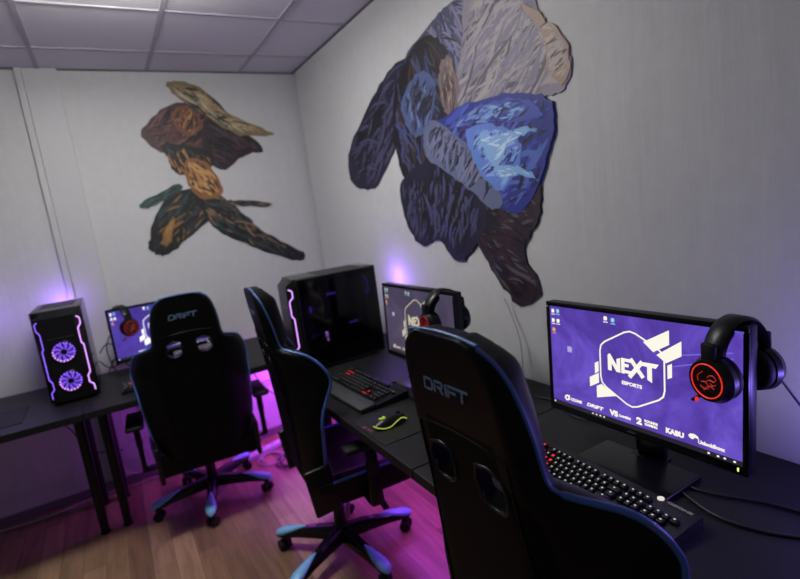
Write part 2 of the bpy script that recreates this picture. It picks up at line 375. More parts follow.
decal('wall_decal', 'large abstract decal in navy, bright blue and cream on the right wall', [
    ([(2.80, 1.89), (2.44, 2.10), (2.14, 2.20), (2.03, 2.14), (2.16, 1.98), (2.28, 1.80), (2.55, 1.64), (2.83, 1.70)], nv, [bk, nv, sl, (0.05, 0.04, 0.10), bk], 150, 90, .30, .030),
    ([(2.09, 2.18), (1.84, 2.27), (1.68, 2.29), (1.50, 2.26), (1.54, 2.09), (1.77, 1.95), (1.93, 2.10)], sl, [sl, lav, nv, (0.17, 0.18, 0.36), gy], 60, 90, .22, .022),
    ([(2.19, 2.10), (1.94, 2.23), (1.77, 2.15), (1.74, 1.92), (1.90, 1.68), (2.16, 1.61), (2.27, 1.83)], bk, [bk, nv, sl, (0.05, 0.07, 0.20), br, bk], 70, 110, .20, .026),
    ([(2.16, 2.00), (1.98, 2.10), (1.86, 2.02), (1.94, 1.86), (2.08, 1.84)], (0.07, 0.10, 0.24), [sl, (0.14, 0.20, 0.42), nv, bk], 110, 50, .13, .018),
    ([(1.58, 2.30), (1.30, 2.18), (1.23, 2.06), (1.14, 1.94), (1.16, 1.83), (1.29, 1.82), (1.56, 1.84), (1.77, 1.88), (1.66, 2.10)], (0.27, 0.24, 0.29), [cream, lav, (0.32, 0.28, 0.33), gy, cream, (0.22, 0.20, 0.25)], 150, 260, .26, .020),
    ([(1.32, 2.14), (1.23, 2.06), (1.14, 1.94), (1.16, 1.84), (1.22, 1.88), (1.24, 2.0)], tan, [tan, cream, br, (0.5, 0.4, 0.34)], 160, 40, .08, .010),
    ([(1.82, 2.06), (1.74, 2.10), (1.70, 1.96), (1.76, 1.86), (1.82, 1.92)], (0.20, 0.14, 0.14), [tan, br, gy], 90, 26, .10, .014),
    ([(1.65, 1.54), (1.33, 1.55), (1.32, 1.42), (1.41, 1.29), (1.34, 1.14), (1.47, 1.08), (1.57, 1.17), (1.69, 1.34)], (0.030, 0.016, 0.028), [bk, mr, nv, gy, mr, bk], 20, 110, .16, .022),
    ([(2.23, 1.65), (1.90, 1.70), (1.67, 1.56), (1.61, 1.41), (1.82, 1.24), (1.97, 1.34), (2.13, 1.31), (2.25, 1.46)], nv, [bk, nv, sl, (0.06, 0.06, 0.17), bk], 110, 130, .18, .030),
    ([(1.97, 1.84), (1.65, 1.89), (1.37, 1.86), (1.22, 1.79), (1.25, 1.64), (1.36, 1.47), (1.50, 1.45), (1.70, 1.57), (1.97, 1.72)], bl, [bl, (0.05, 0.08, 0.45), nv, (0.09, 0.15, 0.50), (0.03, 0.03, 0.2)], 150, 170, .22, .026),
    ([(1.97, 1.84), (1.86, 1.86), (1.62, 1.68), (1.50, 1.50), (1.56, 1.46), (1.74, 1.58), (1.97, 1.72)], (0.12, 0.14, 0.24), [sl, lav, nv, (0.16, 0.19, 0.33)], 130, 50, .16, .022),
    ([(1.67, 1.79), (1.46, 1.76), (1.37, 1.66), (1.49, 1.53), (1.62, 1.62)], (0.12, 0.22, 0.62), [cy, (0.14, 0.26, 0.66), (0.30, 0.42, 0.80), bl], 150, 50, .11, .018),
    ([(1.60, 1.75), (1.50, 1.735), (1.40, 1.74), (1.28, 1.72), (1.42, 1.70), (1.52, 1.62)], cy, [ice, cy], 170, 16, .10, .012),
    ([(1.52, 1.62), (1.38, 1.60), (1.30, 1.545), (1.40, 1.575), (1.50, 1.58)], cy, [cy, ice], 30, 8, .05, .008),
    ([(1.78, 1.82), (1.60, 1.86), (1.36, 1.84), (1.26, 1.76), (1.40, 1.77), (1.62, 1.80)], (0.06, 0.09, 0.42), [cy, bl, (0.09, 0.15, 0.50), (0.2, 0.3, 0.6), nv], 165, 40, .09, .012),
], R3)
sk, gd, td, tl, mr2 = (0.42, 0.20, 0.06), (0.34, 0.24, 0.11), (0.008, 0.007, 0.007), (0.015, 0.045, 0.045), (0.075, 0.02, 0.022)
decal('wall_decal', 'smaller abstract decal in black, maroon, gold and teal on the back wall', [
    ([(0.33, 2.17), (0.49, 2.32), (0.74, 2.35), (0.77, 2.20), (0.64, 2.04), (0.41, 2.05)], (0.06, 0.025, 0.028), [mr2, td, (0.16, 0.07, 0.06), (0.08, 0.03, 0.03)], 30, 80, .20, .022),
    ([(0.72, 2.24), (0.93, 2.18), (1.07, 2.02), (0.94, 2.00), (0.77, 1.91), (0.68, 2.02)], (0.025, 0.013, 0.016), [td, mr2, td, (0.05, 0.04, 0.06)], 150, 60, .20, .022),
    ([(0.52, 2.29), (0.63, 2.32), (0.70, 2.22), (0.62, 2.14), (0.54, 2.18)], (0.16, 0.06, 0.03), [sk, (0.30, 0.12, 0.05), mr2, td, td], 60, 22, .07, .016),
    ([(0.54, 2.48), (0.72, 2.44), (0.90, 2.26), (1.16, 2.13), (0.93, 2.13), (0.74, 2.25), (0.55, 2.41)], (0.20, 0.15, 0.08), [gd, (0.5, 0.42, 0.28), tl, td, gd], 140, 60, .16, .018),
    ([(0.44, 2.10), (0.71, 2.04), (0.70, 1.93), (0.50, 1.90), (0.45, 2.00)], td, [td, tl, sk, td, (0.10, 0.05, 0.03)], 110, 40, .10, .018),
    ([(0.24, 1.50), (0.35, 1.72), (0.55, 1.81), (0.75, 1.68), (0.57, 1.56), (0.34, 1.41), (0.25, 1.44)], td, [td, (0.03, 0.03, 0.035), td, tl, (0.22, 0.11, 0.03)], 40, 70, .20, .026),
    ([(0.57, 1.80), (0.77, 1.71), (0.96, 1.48), (1.23, 1.28), (1.17, 1.23), (0.87, 1.38), (0.64, 1.55)], td, [td, (0.05, 0.045, 0.04), tl, td, (0.20, 0.13, 0.06)], 135, 70, .18, .024),
    ([(0.55, 1.99), (0.68, 1.96), (0.75, 1.77), (0.62, 1.73), (0.54, 1.83)], (0.24, 0.10, 0.03), [sk, (0.55, 0.32, 0.11), (0.14, 0.05, 0.02), td], 120, 36, .10, .020),
    ([(0.25, 1.75), (0.47, 1.84), (0.48, 1.79), (0.27, 1.71)], (0.02, 0.05, 0.05), [tl, td, (0.06, 0.14, 0.12)], 20, 16, .10, .012),
    ([(0.31, 1.49), (0.38, 1.62), (0.42, 1.62), (0.36, 1.48)], (0.24, 0.12, 0.03), [sk, (0.3, 0.16, 0.04)], 60, 10, .06, .012),
    ([(0.76, 1.68), (1.02, 1.64), (1.04, 1.66), (0.78, 1.71)], (0.06, 0.05, 0.05), [gd, td], 170, 6, .12, .008),
], B3)

# ------------------------------------------------------------------ desks
DT = 0.768                                     # desk top height
def desk(x0, x1, y0, y1, legs, label):
    t = thing('desk', label, 'desk', ((x0 + x1) / 2, (y0 + y1) / 2, 0), 0, 'black desks along the walls')
    MB().box((0, 0, DT - 0.017), (x1 - x0 - 0.002, y1 - y0 - 0.002, 0.034), bev=0.002).build('desk_top', M['desk'], t)
    for lx, ly in legs:
        lx -= (x0 + x1) / 2; ly -= (y0 + y1) / 2
        lg = MB().cyl((lx, ly, 0.012), (lx, ly, DT - 0.038), 0.021, 0.026, 20).build('leg', M['leg'], t, 40)
        MB().box((lx, ly, DT - 0.036), (0.10, 0.10, 0.004)).build('mounting_plate', M['leg'], lg)
        MB().cyl((lx, ly, 0), (lx, ly, 0.014), 0.025, 0.023, 20).build('foot_pad', M['matte'], lg, 40)
    return t
desk(-1.44, -0.24, 2.69, 3.44, [(-1.36, 3.03), (-0.295, 3.03), (-1.36, 3.38), (-0.295, 3.38)], 'black desk at the far left carrying the tower computer')
desk(-0.24, 1.36, 2.69, 3.44, [(-0.185, 3.03), (-0.185, 3.38), (1.30, 3.38), (0.60, 3.38)], 'black desk against the back wall behind the farthest chair')
desk(0.632, 1.362, 1.19, 2.686, [(0.97, 1.24), (0.97, 2.63), (1.30, 1.24), (1.30, 2.63)], 'black desk on the right wall with the middle computer and monitor')
desk(0.632, 1.362, -0.31, 1.188, [(0.97, 1.13), (0.97, -0.25), (1.30, 1.13), (1.30, -0.25)], 'black desk on the right wall under the nearest monitor')
for p, sz, lb in (((1.0, 3.40, DT - 0.041), (0.6, 0.012, 0.008), 'glowing magenta light strip under the back desk in the corner'),
                  ((1.33, 2.0, DT - 0.041), (0.012, 1.2, 0.008), 'glowing magenta light strip under the desk on the right wall')):
    tag(MB().box(p, sz).build('led_strip', M['ledstrip']), lb, 'light strip')

# ------------------------------------------------------------------ gaming chair (faces +Y, origin on the floor under the hub)
WP = [(.50, .17), (.53, .205), (.60, .236), (.72, .252), (.85, .265), (.92, .273), (.955, .272), (.985, .266), (1.01, .257), (1.032, .245), (1.048, .230), (1.060, .208), (1.070, .182), (1.080, .164), (1.10, .156), (1.16, .151), (1.21, .143), (1.25, .132), (1.28, .116), (1.30, .092), (1.309, .068)]
def lerp(tab, z):
    for (a, va), (b, vb) in zip(tab, tab[1:]):
        if z <= b: return va + (vb - va) * (z - a) / (b - a)
    return tab[-1][1]
def yback(x, z):
    a = max(0, min(1.3, (abs(x) - .12) / .15))
    k = 0.08 + 0.06 * max(0, min(1, (z - .78) / .16))
    return -.245 - .075 * (z - .5) / .8 + k * a ** 1.6 + 0.010 * math.sin(max(0, min(1, (z - .5) / .8)) * PI)
def make_chair(label):
    t = thing('gaming_chair', label, 'chair', (0, 0, 0), 0, 'black gaming chairs with blue piping')
    # base: five spokes
    MB().cyl((0, 0, .075), (0, 0, .135), .045, .036, 24).build('hub', M['gloss'], t, 40)
    for i in range(5):
        a = math.radians(90 + 72 * i + 18)
        d = Vector((math.cos(a), math.sin(a), 0)); n = Vector((-d.y, d.x, 0)); m = MB(); rings = []
        for r, w, h, zc in ((.03, .030, .030, .108), (.12, .026, .026, .106), (.22, .022, .019, .096), (.30, .023, .013, .083), (.325, .014, .009, .079)):
            c = d * r; rings.append([m.bm.verts.new(c + n * w * u + Vector((0, 0, zc + h * v))) for u, v in ((-1, -1), (1, -1), (1, .35), (.55, 1), (-.55, 1), (-1, .35))])
        for A, B in zip(rings, rings[1:]):
            for q in range(6): m.bm.faces.new((A[q], A[(q + 1) % 6], B[(q + 1) % 6], B[q]))
        m.bm.faces.new(rings[0][::-1]); m.bm.faces.new(rings[-1])
        sp = m.build('base_spoke', M['gloss'], t, 50)
        m = MB(); rings = []
        for r, w, h, zc in ((.180, .004, .004, .123), (.215, .014, .010, .116), (.255, .024, .014, .106), (.295, .030, .017, .096), (.325, .025, .015, .088), (.340, .010, .009, .080)):
            c = d * r; rings.append([m.bm.verts.new(c + n * w * math.cos(2 * PI * q / 10) + Vector((0, 0, zc + h * math.sin(2 * PI * q / 10)))) for q in range(10)])
        for A, B in zip(rings, rings[1:]):
            for q in range(10): m.bm.faces.new((A[q], A[(q + 1) % 10], B[(q + 1) % 10], B[q]))
        m.bm.faces.new(rings[0][::-1]); m.bm.faces.new(rings[-1])
        cp = m.build('spoke_cap', M['cap'], sp, 60); cp['label'] = 'bright blue tip cap'
        p = d * .305; m = MB(); cn = (n * .8 + d * .6).normalized(); ax = cn
        for sgn in (-1, 1): m.cyl(p + ax * sgn * .006 + Vector((0, 0, .026)), p + ax * sgn * .027 + Vector((0, 0, .026)), .026, .024, 20)
        m.cyl(p + Vector((0, 0, .026)), p + Vector((0, 0, .075)), .010, .008, 12)
        m.box(p + Vector((0, 0, .050)), (.022, .03, .022), Euler((0, 0, a + .6)), .006)
        m.build('caster', M['matte'], sp, 45)
    MB().cyl((0, 0, .12), (0, 0, .27), .028, .026, 24).cyl((0, 0, .27), (0, 0, .40), .016, .016, 20).build('gas_cylinder', M['plastic'], t, 40)
    MB().box((0, -.01, .405), (.20, .26, .03), bev=.008).box((0, -.01, .385), (.10, .16, .03), bev=.008).build('seat_mechanism', M['plastic'], t, 40)
    m = MB().tube([(.06, .02, .39), (.16, .03, .385), (.24, .03, .37)], .005); m.box((.262, .03, .365), (.06, .028, .010), Euler((0, .25, 0)), .004)
    m.build('tilt_lever', M['plastic'], t, 40)
    # bucket seat
    m = MB(); nx, ny = 20, 16; top = []; bot = []
    for j in range(ny + 1):
        v = j / ny; y = -.22 + .50 * v; rt = []; rb = []
        hw = .25 + .012 * math.sin(v * PI); 
        if v > .88: hw -= (v - .88) ** 2 * 2.2
        for i in range(nx + 1):
            u = -1 + 2 * i / nx; x = hw * u; a = abs(u)
            z = .500 + (.050 * max(0, (a - .55) / .30) ** 1.3 if a < .85 else .050 - .16 * (a - .85) ** 1.2) + .006 * math.cos(u * 3) - .02 * (v ** 3) * (1 - a * .3) - (0.05 * max(0, (v - .86) / .14) ** 2)
            rt.append(m.bm.verts.new((x, y, z))); rb.append(m.bm.verts.new((x * .94, -.21 + .47 * v, .418)))
        top.append(rt); bot.append(rb)
    for j in range(ny):
        for i in range(nx):
            m.bm.faces.new((top[j][i], top[j][i + 1], top[j + 1][i + 1], top[j + 1][i])); m.bm.faces.new((bot[j][i], bot[j + 1][i], bot[j + 1][i + 1], bot[j][i + 1]))
        m.bm.faces.new((top[j][0], top[j + 1][0], bot[j + 1][0], bot[j][0])); m.bm.faces.new((top[j][nx], bot[j][nx], bot[j + 1][nx], top[j + 1][nx]))
    for i in range(nx):
        m.bm.faces.new((top[0][i], bot[0][i], bot[0][i + 1], top[0][i + 1])); m.bm.faces.new((top[ny][i], top[ny][i + 1], bot[ny][i + 1], bot[ny][i]))
    st = m.build('seat', M['leather'], t, 60)
    for sgn in (-1, 1): MB().tube([(sgn * .252, -.16, .525), (sgn * .262, .0, .532), (sgn * .262, .14, .530), (sgn * .245, .245, .505)], .0055).build('seat_piping', M['blue'], st, 60)
    # armrests
    for sgn in (-1, 1):
        m = MB(); m.box((sgn * .20, -.01, .412), (.22, .06, .012), bev=.004)
        m.box((sgn * .312, -.01, .50), (.022, .055, .19), bev=.006); m.box((sgn * .312, -.01, .60), (.030, .045, .12), bev=.008)
        ar = m.build('armrest', M['plastic'], t, 40)
        MB().box((sgn * .312, .01, .672), (.085, .26, .026), bev=.011, seg=3).build('arm_pad', M['matte'], ar, 50)
    # recliner hinge covers
    for sgn in (-1, 1):
        MB().box((sgn * .235, -.20, .50), (.022, .11, .20), Euler((.12, 0, 0)), .010, 3).build('hinge_cover', M['plastic'], t, 50)
    # backrest shell
    zs = [z for z, _ in WP]; Z = []
    for a, b in zip(zs, zs[1:]): Z += [a + (b - a) * q / 3 for q in range(3)]
    Z.append(zs[-1]); NU = 26; m = MB(); F = []; Bk = []
    for z in Z:
        w = lerp(WP, z); fr = []; bkv = []
        endt = min(1, (z - .48) / .05, (1.326 - z) / .06)
        for i in range(NU + 1):
            u = -1 + 2 * i / NU; x = w * u; yb = yback(x, z); a = abs(u)
            th = (.085 - .045 * a ** 4) * (.35 + .65 * endt) * (1 - .70 * math.exp(-((z - 1.052) / .045) ** 4) * math.exp(-(x / .125) ** 6)); rnd_ = .016 * max(0, (a - .86) / .14) ** 2
            pad = .012 * math.exp(-((a - .74) / .12) ** 2) - .006 * math.exp(-((a - .52) / .05) ** 2)
            bkv.append(m.bm.verts.new((x, yb + rnd_, z))); fr.append(m.bm.verts.new((x, yb + th + pad - rnd_, z)))
        F.append(fr); Bk.append(bkv)
    for j in range(len(Z) - 1):
        for i in range(NU):
            m.bm.faces.new((Bk[j][i], Bk[j][i + 1], Bk[j + 1][i + 1], Bk[j + 1][i])).material_index = 1 if Z[j] < 1.13 and abs(i - NU / 2 + .5) < 8 else 0
            m.bm.faces.new((F[j][i], F[j + 1][i], F[j + 1][i + 1], F[j][i + 1]))
        for i in (0, NU):
            m.bm.faces.new((Bk[j][i], Bk[j + 1][i], F[j + 1][i], F[j][i]))
    for j in (0, -1):
        for i in range(NU): m.bm.faces.new((Bk[j][i], F[j][i], F[j][i + 1], Bk[j][i + 1]))
    ob = m.build('backrest', [M['leather'], M['fabric']], t, 60)
    cut = MB()
    slots = {}
    for sgn in (-1, 1):
        pz = [(sgn * .036, 1.084), (sgn * .038, 1.026), (sgn * .074, 1.016), (sgn * .100, 1.030), (sgn * .096, 1.080)]; slots[sgn] = pz
        q = pz if sgn < 0 else pz[::-1]
        cut.prism([(p[0], p[1]) for p in q], 0, .5, Matrix(((1, 0, 0, 0), (0, 0, -1, 0), (0, 1, 0, 0), (0, 0, 0, 1))))
    co = cut.build('cutter', M['plastic'])
    md = ob.modifiers.new('b', 'BOOLEAN'); md.object = co; md.operation = 'DIFFERENCE'; md.solver = 'EXACT'
    dg = bpy.context.evaluated_depsgraph_get(); me = bpy.data.meshes.new_from_object(ob.evaluated_get(dg)); ob.modifiers.clear(); ob.data = me
    bpy.data.objects.remove(co)
    for sgn in (-1, 1):
        pz = slots[sgn]; cx = sum(p[0] for p in pz) / 5; cz = sum(p[1] for p in pz) / 5
        pts = [(cx + (p[0] - cx) * 1.05, yback(p[0], p[1]) + .0005, cz + (p[1] - cz) * 1.05) for p in pz]
        m = MB().tube(pts, .0040, 8, 2, True)
        m.build('slot_trim', M['plastic'], ob, 60)
    # piping along the rim
    m = MB()
    for sgn in (-1, 1):
        pts = [(sgn * (lerp(WP, z) + .001), yback(lerp(WP, z), z) + .022 * min(1, (1.33 - z) / .06), z) for z in [.56, .62, .70, .80, .88, .92, .955, .985, 1.01, 1.032, 1.048, 1.06, 1.07, 1.08, 1.10, 1.16, 1.21, 1.25, 1.28, 1.30]]
        m.tube(pts, .006, 8, 3, rs=[.006] * 13 + [.0034] * 7)
    pts = [(x, yback(x, 1.30) + .011, 1.312 - abs(x) ** 2 * .9) for x in (-.094, -.07, -.04, 0, .04, .07, .094)]
    m.tube(pts, .0032, 8, 3)
    pp = m.build('back_piping', M['blue'], ob, 60); pp['label'] = 'blue piping along the rim'
    # seams on the rear
    m = MB()
    m.tube([(x, yback(x, 1.115) - .0005, 1.112 + .02 * math.cos(x * 9)) for x in (-.15, -.12, -.08, -.03, .03, .08, .12, .15)], .0022, 6, 2)
    for sgn in (-1, 1):
        m.tube([(sgn * w, yback(w, z) - .0005, z) for w, z in ((.118, 1.12), (.124, 1.0), (.135, .9), (.135, .75), (.12, .62), (.10, .54))], .0022, 6, 2)
    m.build('seam', M['leather'], ob, 60)
    # the word on the headrest, cut from flat bars
    m = MB(); H = .021; x = -.064; wd = .0042; sl_ = .10
    def bars(lines, adv):
        nonlocal x
        for ln_ in lines: m.stroke([(x + px * .023 + (pz - .5) * H * .25, pz * H) for px, pz in ln_], wd, 0, .0008, .5)
        x += adv
    bars([[(0, 0), (0, 1), (.8, 1), (1, .75), (1, .25), (.8, 0), (.25, 0)]], .0305)
    bars([[(0, 0), (0, .7)], [(0, 1), (.9, 1), (1, .8), (.9, .5), (.35, .5)], [(.55, .5), (1, 0)]], .0290)
    bars([[(.15, 0), (.15, 1)]], .0105)
    bars([[(0, 0), (0, .7)], [(0, 1), (1, 1)], [(.25, .5), (.85, .5)]], .0255)
    bars([[(0, 1), (1.1, 1)], [(.5, .8), (.5, 0)]], .02)
    for v in m.bm.verts: v.co.y += yback(v.co.x, 1.20 + v.co.z) - .0012
    w_ = m.build('headrest_lettering', M['embroidery'], ob, loc=(0, 0, 1.200)); w_['label'] = 'blue grey word DRIFT on the headrest'
    return t
def move(o, loc, rz): o.location = loc; o.rotation_euler = (0, 0, rz)
chair = make_chair('black gaming chair nearest the camera, its DRIFT headrest wording easy to read')
move(chair, (.745, .662, 0), -PI / 2)
def lower(root, dz):
    """the gas lift set lower: everything above the base comes down together"""
    for ch in kids_of(root):
        b = ch.name.split('.')[0]
        if b in ('base_spoke', 'hub', 'gas_cylinder'): continue
        ch.location.z -= dz
def base_shift(root, dy, turn):
    """the star base slid along under the seat plate and turned"""
    for ch in kids_of(root):
        if ch.name.split('.')[0] in ('base_spoke', 'hub', 'gas_cylinder'): ch.location.y += dy; ch.rotation_euler.z += turn
def kids_of(o): index(); return kids.get(o.name, [])
c2 = dup(chair, (.765, 2.0, 0), math.radians(-5) - PI / 2, 'black gaming chair in the middle, tucked half under the desk beside the large computer tower'); lower(c2, .035); base_shift(c2, -.095, math.radians(-22))
c1 = dup(chair, (.266, 2.825, 0), math.radians(-3), 'black gaming chair farthest away, facing the back wall with its back to the camera'); lower(c1, .06); base_shift(c1, .14, math.radians(8))

# ------------------------------------------------------------------ monitors (screen faces -Y, origin on the desk under the stand)
def make_monitor(label, loc, rz, scr, art, sc=1.0, tilt=2.6, zoff=0.0, full=True):
    t = thing('monitor', label, 'monitor', loc, rz, 'black widescreen monitors showing the purple desktop')
    w, h = .545 * sc, .328 * sc; zb = .095 + zoff
    R = Euler((-math.radians(tilt), 0, 0))
    body = MB().box((0, .010, h / 2), (w, .030, h), bev=.005).box((0, .035, h * .45), (w * .6, .03, h * .55), bev=.012).build('monitor_housing', M['plastic'], t, 40, (0, -.008, zb), R)
    bz = .013; bb = .020
    m = MB(); y = -.0075
    m.box((0, y, h - bz / 2), (w - .002, .006, bz), bev=.0015).box((0, y, bb / 2), (w - .002, .006, bb), bev=.0015)
    for s_ in (-1, 1): m.box((s_ * (w / 2 - bz / 2), y, h / 2), (bz - .001, .006, h - bz - bb), bev=.0015)
    bzl = m.build('bezel', M['gloss'], body, 40)
    m = MB(); sw, sh = w - 2 * bz, h - bz - bb
    screen = MB().box((0, 0, 0), (sw, .003, sh)).build('screen', scr, t, None, (0, 0, 0), R)
    off = R.to_matrix() @ Vector((0, -.0065, (h + bb - bz) / 2)); screen.location = (0, -.008 + off.y, zb + off.z)
    Y = -.0016
    def part(name, m, material): return m.build(name, material, screen)
    U = sh / .295; cx, cz = .000 * U, .010 * U      # centre of the hexagon badge
    m = MB(); hx = []
    ang = [(0, 1.0), (.80, .58), (.80, -.50), (0.02, -1.0), (-.80, -.55), (-.80, .50)]
    q = [Vector((cx + a * .112 * U, cz + b * .103 * U)) for a, b in ang]; P = []
    for i in range(6):
        a, b, c = q[i - 1], q[i], q[(i + 1) % 6]
        for tt in (0, .5, 1):
            p1 = b + (a - b).normalized() * .018 * U * (1 - tt); p2 = b + (c - b).normalized() * .018 * U * tt; P.append(p1 * (1 - tt) + p2 * tt if tt != .5 else (b + ((a - b).normalized() + (c - b).normalized()) * .0045 * U))
    P.append(P[0]); m.stroke([(p.x, p.y) for p in P], .0040 * U, Y, .0005, .3); part('hexagon_logo', m, art)
    for q in ([(.036, .078), (.102, .117), (.102, .082), (.062, .057)], [(.070, .052), (.131, .0955), (.131, .060), (.094, .036)], [(.097, .031), (.108, .038), (.108, .004), (.097, -.002)],
              [(-.108, -.005), (-.096, .002), (-.096, -.026), (-.108, -.035)], [(-.126, -.049), (-.096, -.030), (-.096, -.058), (-.126, -.076)], [(-.104, -.069), (-.088, -.060), (-.044, -.082), (-.104, -.102)]):
        part('logo_stripe', MB().flat([(cx + a_ * U, cz + b_ * U) for a_, b_ in q], Y + .0001, .0004), art)
    m = MB(); s = .041 * U; zb_ = cz - .015 * U; x = cx - .066 * U; wd = .011 * U
    L_ = lambda pts, o, w2=wd: m.stroke([(x + (o + a) * s, zb_ + b * s) for a, b in pts], w2, Y, .0006, .35)
    m.flat([(x + a * s, zb_ + b * s) for a, b in [(0, 0), (.27, 0), (.27, .5), (.62, 0), (.90, 0), (.90, .95), (.64, .85), (.64, .42), (.27, .98), (.14, 1.12), (0, 1.02)]], Y, .0006)
    for dz in (.06, .46, .80): m.flat([(x + a * s, zb_ + b * s) for a, b in [(.97, dz), (1.62 - (dz == .46) * .15, dz), (1.66 - (dz == .46) * .15, dz + .20), (.97, dz + .20)]], Y, .0006)
    m.flat([(x + a * s, zb_ + b * s) for a, b in [(.97, .0), (1.20, .0), (1.20, 1.0), (.97, 1.0)]], Y + .0001, .0006)
    L_([(1.65, 1.02), (2.42, .06)], 0); L_([(1.55, -.1), (2.38, .98)], 0)
    m.flat([(x + a * s, zb_ + b * s) for a, b in [(2.36, .78), (3.28, .78), (3.46, 1.06), (2.50, 1.02)]], Y, .0006)
    m.flat([(x + a * s, zb_ + b * s) for a, b in [(2.72, -.02), (3.02, -.16), (3.02, .90), (2.72, .90)]], Y + .0001, .0006)
    part('next_lettering', m, art)
    text_part('esports_lettering', 'ESPORTS', .0125 * U, art, screen, (cx + .002, Y, cz - .040 * U), bold=.0006 * U, sx=1.15)
    # desktop icons and the row of sponsor marks
    X0, Z1 = -sw / 2, sh / 2
    icons = [(.012, .014, 'ic'), (.030, .013, 'b'), (.012, .042, 'ic'), (.030, .042, 'ic'), (.013, .070, 'o'), (.190, .014, 'ic'), (.212, .016, 'b'), (.068, .120, 'l')]
    for ix, iz, kd in icons:
        sz_ = .0055 if kd != 'l' else .0085
        m = MB().flat([(X0 + ix * U + a * sz_ * U, Z1 - iz * U + b * sz_ * U) for a, b in ((-1, -1), (.7, -1), (1, .3), (.5, 1), (-1, .9))], Y, .0004)
        if kd != 'l': m.stroke([(X0 + ix * U - .007 * U, Z1 - iz * U - .010 * U), (X0 + ix * U + .007 * U, Z1 - iz * U - .010 * U)], .0022 * U, Y, .0004)
        part('desktop_icon', m, art if kd == 'ic' else M[{'b': 'ic_blue', 'o': 'ic_org', 'l': 'ic_lilac'}[kd]])
    bz0 = -Z1 + .026 * U
    if full:
        m = MB(); m.torus((X0 + .052 * U, Y - .0004, bz0 + .001), .0065 * U, .0024 * U, n=16, k=5); m.stroke([(X0 + .054 * U, bz0 - .006 * U), (X0 + .060 * U, bz0 + .010 * U)], .003 * U, Y, .0004); part('sponsor_mark', m, art)
        text_part('sponsor_lettering', 'OZONE', .0110 * U, art, screen, (X0 + .083 * U, Y, bz0 - .001), bold=.0006, sx=1.0)
        text_part('sponsor_lettering', 'DRIFT', .0130 * U, art, screen, (X0 + .146 * U, Y, bz0), bold=.0007, sx=1.5, shear=.2)
        text_part('sponsor_lettering', 'VS', .0200 * U, art, screen, (X0 + .207 * U, Y, bz0 - .001), bold=.0012, sx=1.1)
        text_part('sponsor_lettering', 'GAMERS', .0085 * U, art, screen, (X0 + .239 * U, Y, bz0 - .002), bold=.0004, sx=1.1)
        text_part('sponsor_lettering', '2', .0230 * U, art, screen, (X0 + .280 * U, Y, bz0), bold=.0016, sx=1.2)
        text_part('sponsor_lettering', 'ROUNDS\nGAMING', .0085 * U, art, screen, (X0 + .312 * U, Y, bz0 + .002), bold=.0005, sx=1.0)
        text_part('sponsor_lettering', 'KABU', .0170 * U, art, screen, (X0 + .372 * U, Y, bz0), bold=.0011, sx=1.0)
        m = MB(); m.flat([(X0 + .416 * U + a * .012 * U, bz0 + .006 * U + b * .0075 * U) for a, b in ((-1, .1), (-.6, .8), (.1, 1), (.8, .6), (1.1, -.3), (.3, -.1), (-.1, -.9), (-.7, -.6))], Y, .0004)
        part('sponsor_mark', m, art)
        text_part('sponsor_lettering', 'UnlockBoxx', .0120 * U, art, screen, (X0 + .455 * U, Y, bz0 - .002), bold=.0006, sx=.95)
        for x0, z0, x1, z1 in ((.37, .135, .50, .175), (.37, .105, .50, .130)):
            part('light_beam', MB().flat([(X0 + x0 * U, Z1 - z1 * U * .6), (X0 + x1 * U, Z1 - z0 * U * .45), (X0 + x1 * U, Z1 - z0 * U * .45 - .003), (X0 + x0 * U, Z1 - z1 * U * .6 - .003)], Y + .0002, .0003), M['beam'] if scr is M['scr_near'] else scr)
    else:
        text_part('sponsor_lettering', 'OZONE  DRIFT  VS GAMERS  2 ROUNDS  KABU', .0120 * U, art, screen, (0, Y, bz0), bold=.0008, sx=1.15)
    tb = part('taskbar', MB().box((0, Y, -Z1 + .0055 * U), (sw, .0006, .011 * U)), M['taskbar'])
    for xx in (.006, .140, .152, .164, .176, .450, .470, .484, .504):
        MB().box((X0 + xx * U, Y - .0004, -Z1 + .0055 * U), (.005 * U, .0004, .004 * U)).build('taskbar_icon', art, screen)
    MB().box((w / 2 - .020, -.011, .012), (.003, .002, .008)).build('power_light', M['green'], body)['label'] = 'small green power light'
    MB().box((0, -.0108, .010), (.022, .001, .004)).build('brand_mark', M['steel'], body)
    # stand
    st = MB().box((0, .058, .10 + zoff / 2), (.085, .018, .17 + zoff), Euler((.05, 0, 0)), .006).box((0, .048, .150), (.07, .03, .06), bev=.008).build('stand_neck', M['plastic'], t, 40)
    MB().box((0, -.035, .007), (.270, .180, .014), bev=.006, seg=3).box((0, .055, .009), (.09, .05, .012), bev=.004).build('stand_base', M['gloss'], t, 40)
    return t
mon3 = make_monitor('nearest widescreen monitor on the right, its purple desktop fully visible', (1.080, .777, DT), -PI / 2, M['scr_near'], M['art_near'])
mon2 = make_monitor('middle monitor between the large tower and the nearest chair, seen at a slant', (1.035, 1.715, DT), -PI / 2, M['scr_mid'], M['art_mid'])
mon1 = make_monitor('farthest monitor against the back wall, mostly hidden behind a chair', (.185, 3.20, DT), 0, M['scr_far'], M['art_far'], .95, 2.6, -.01, False)

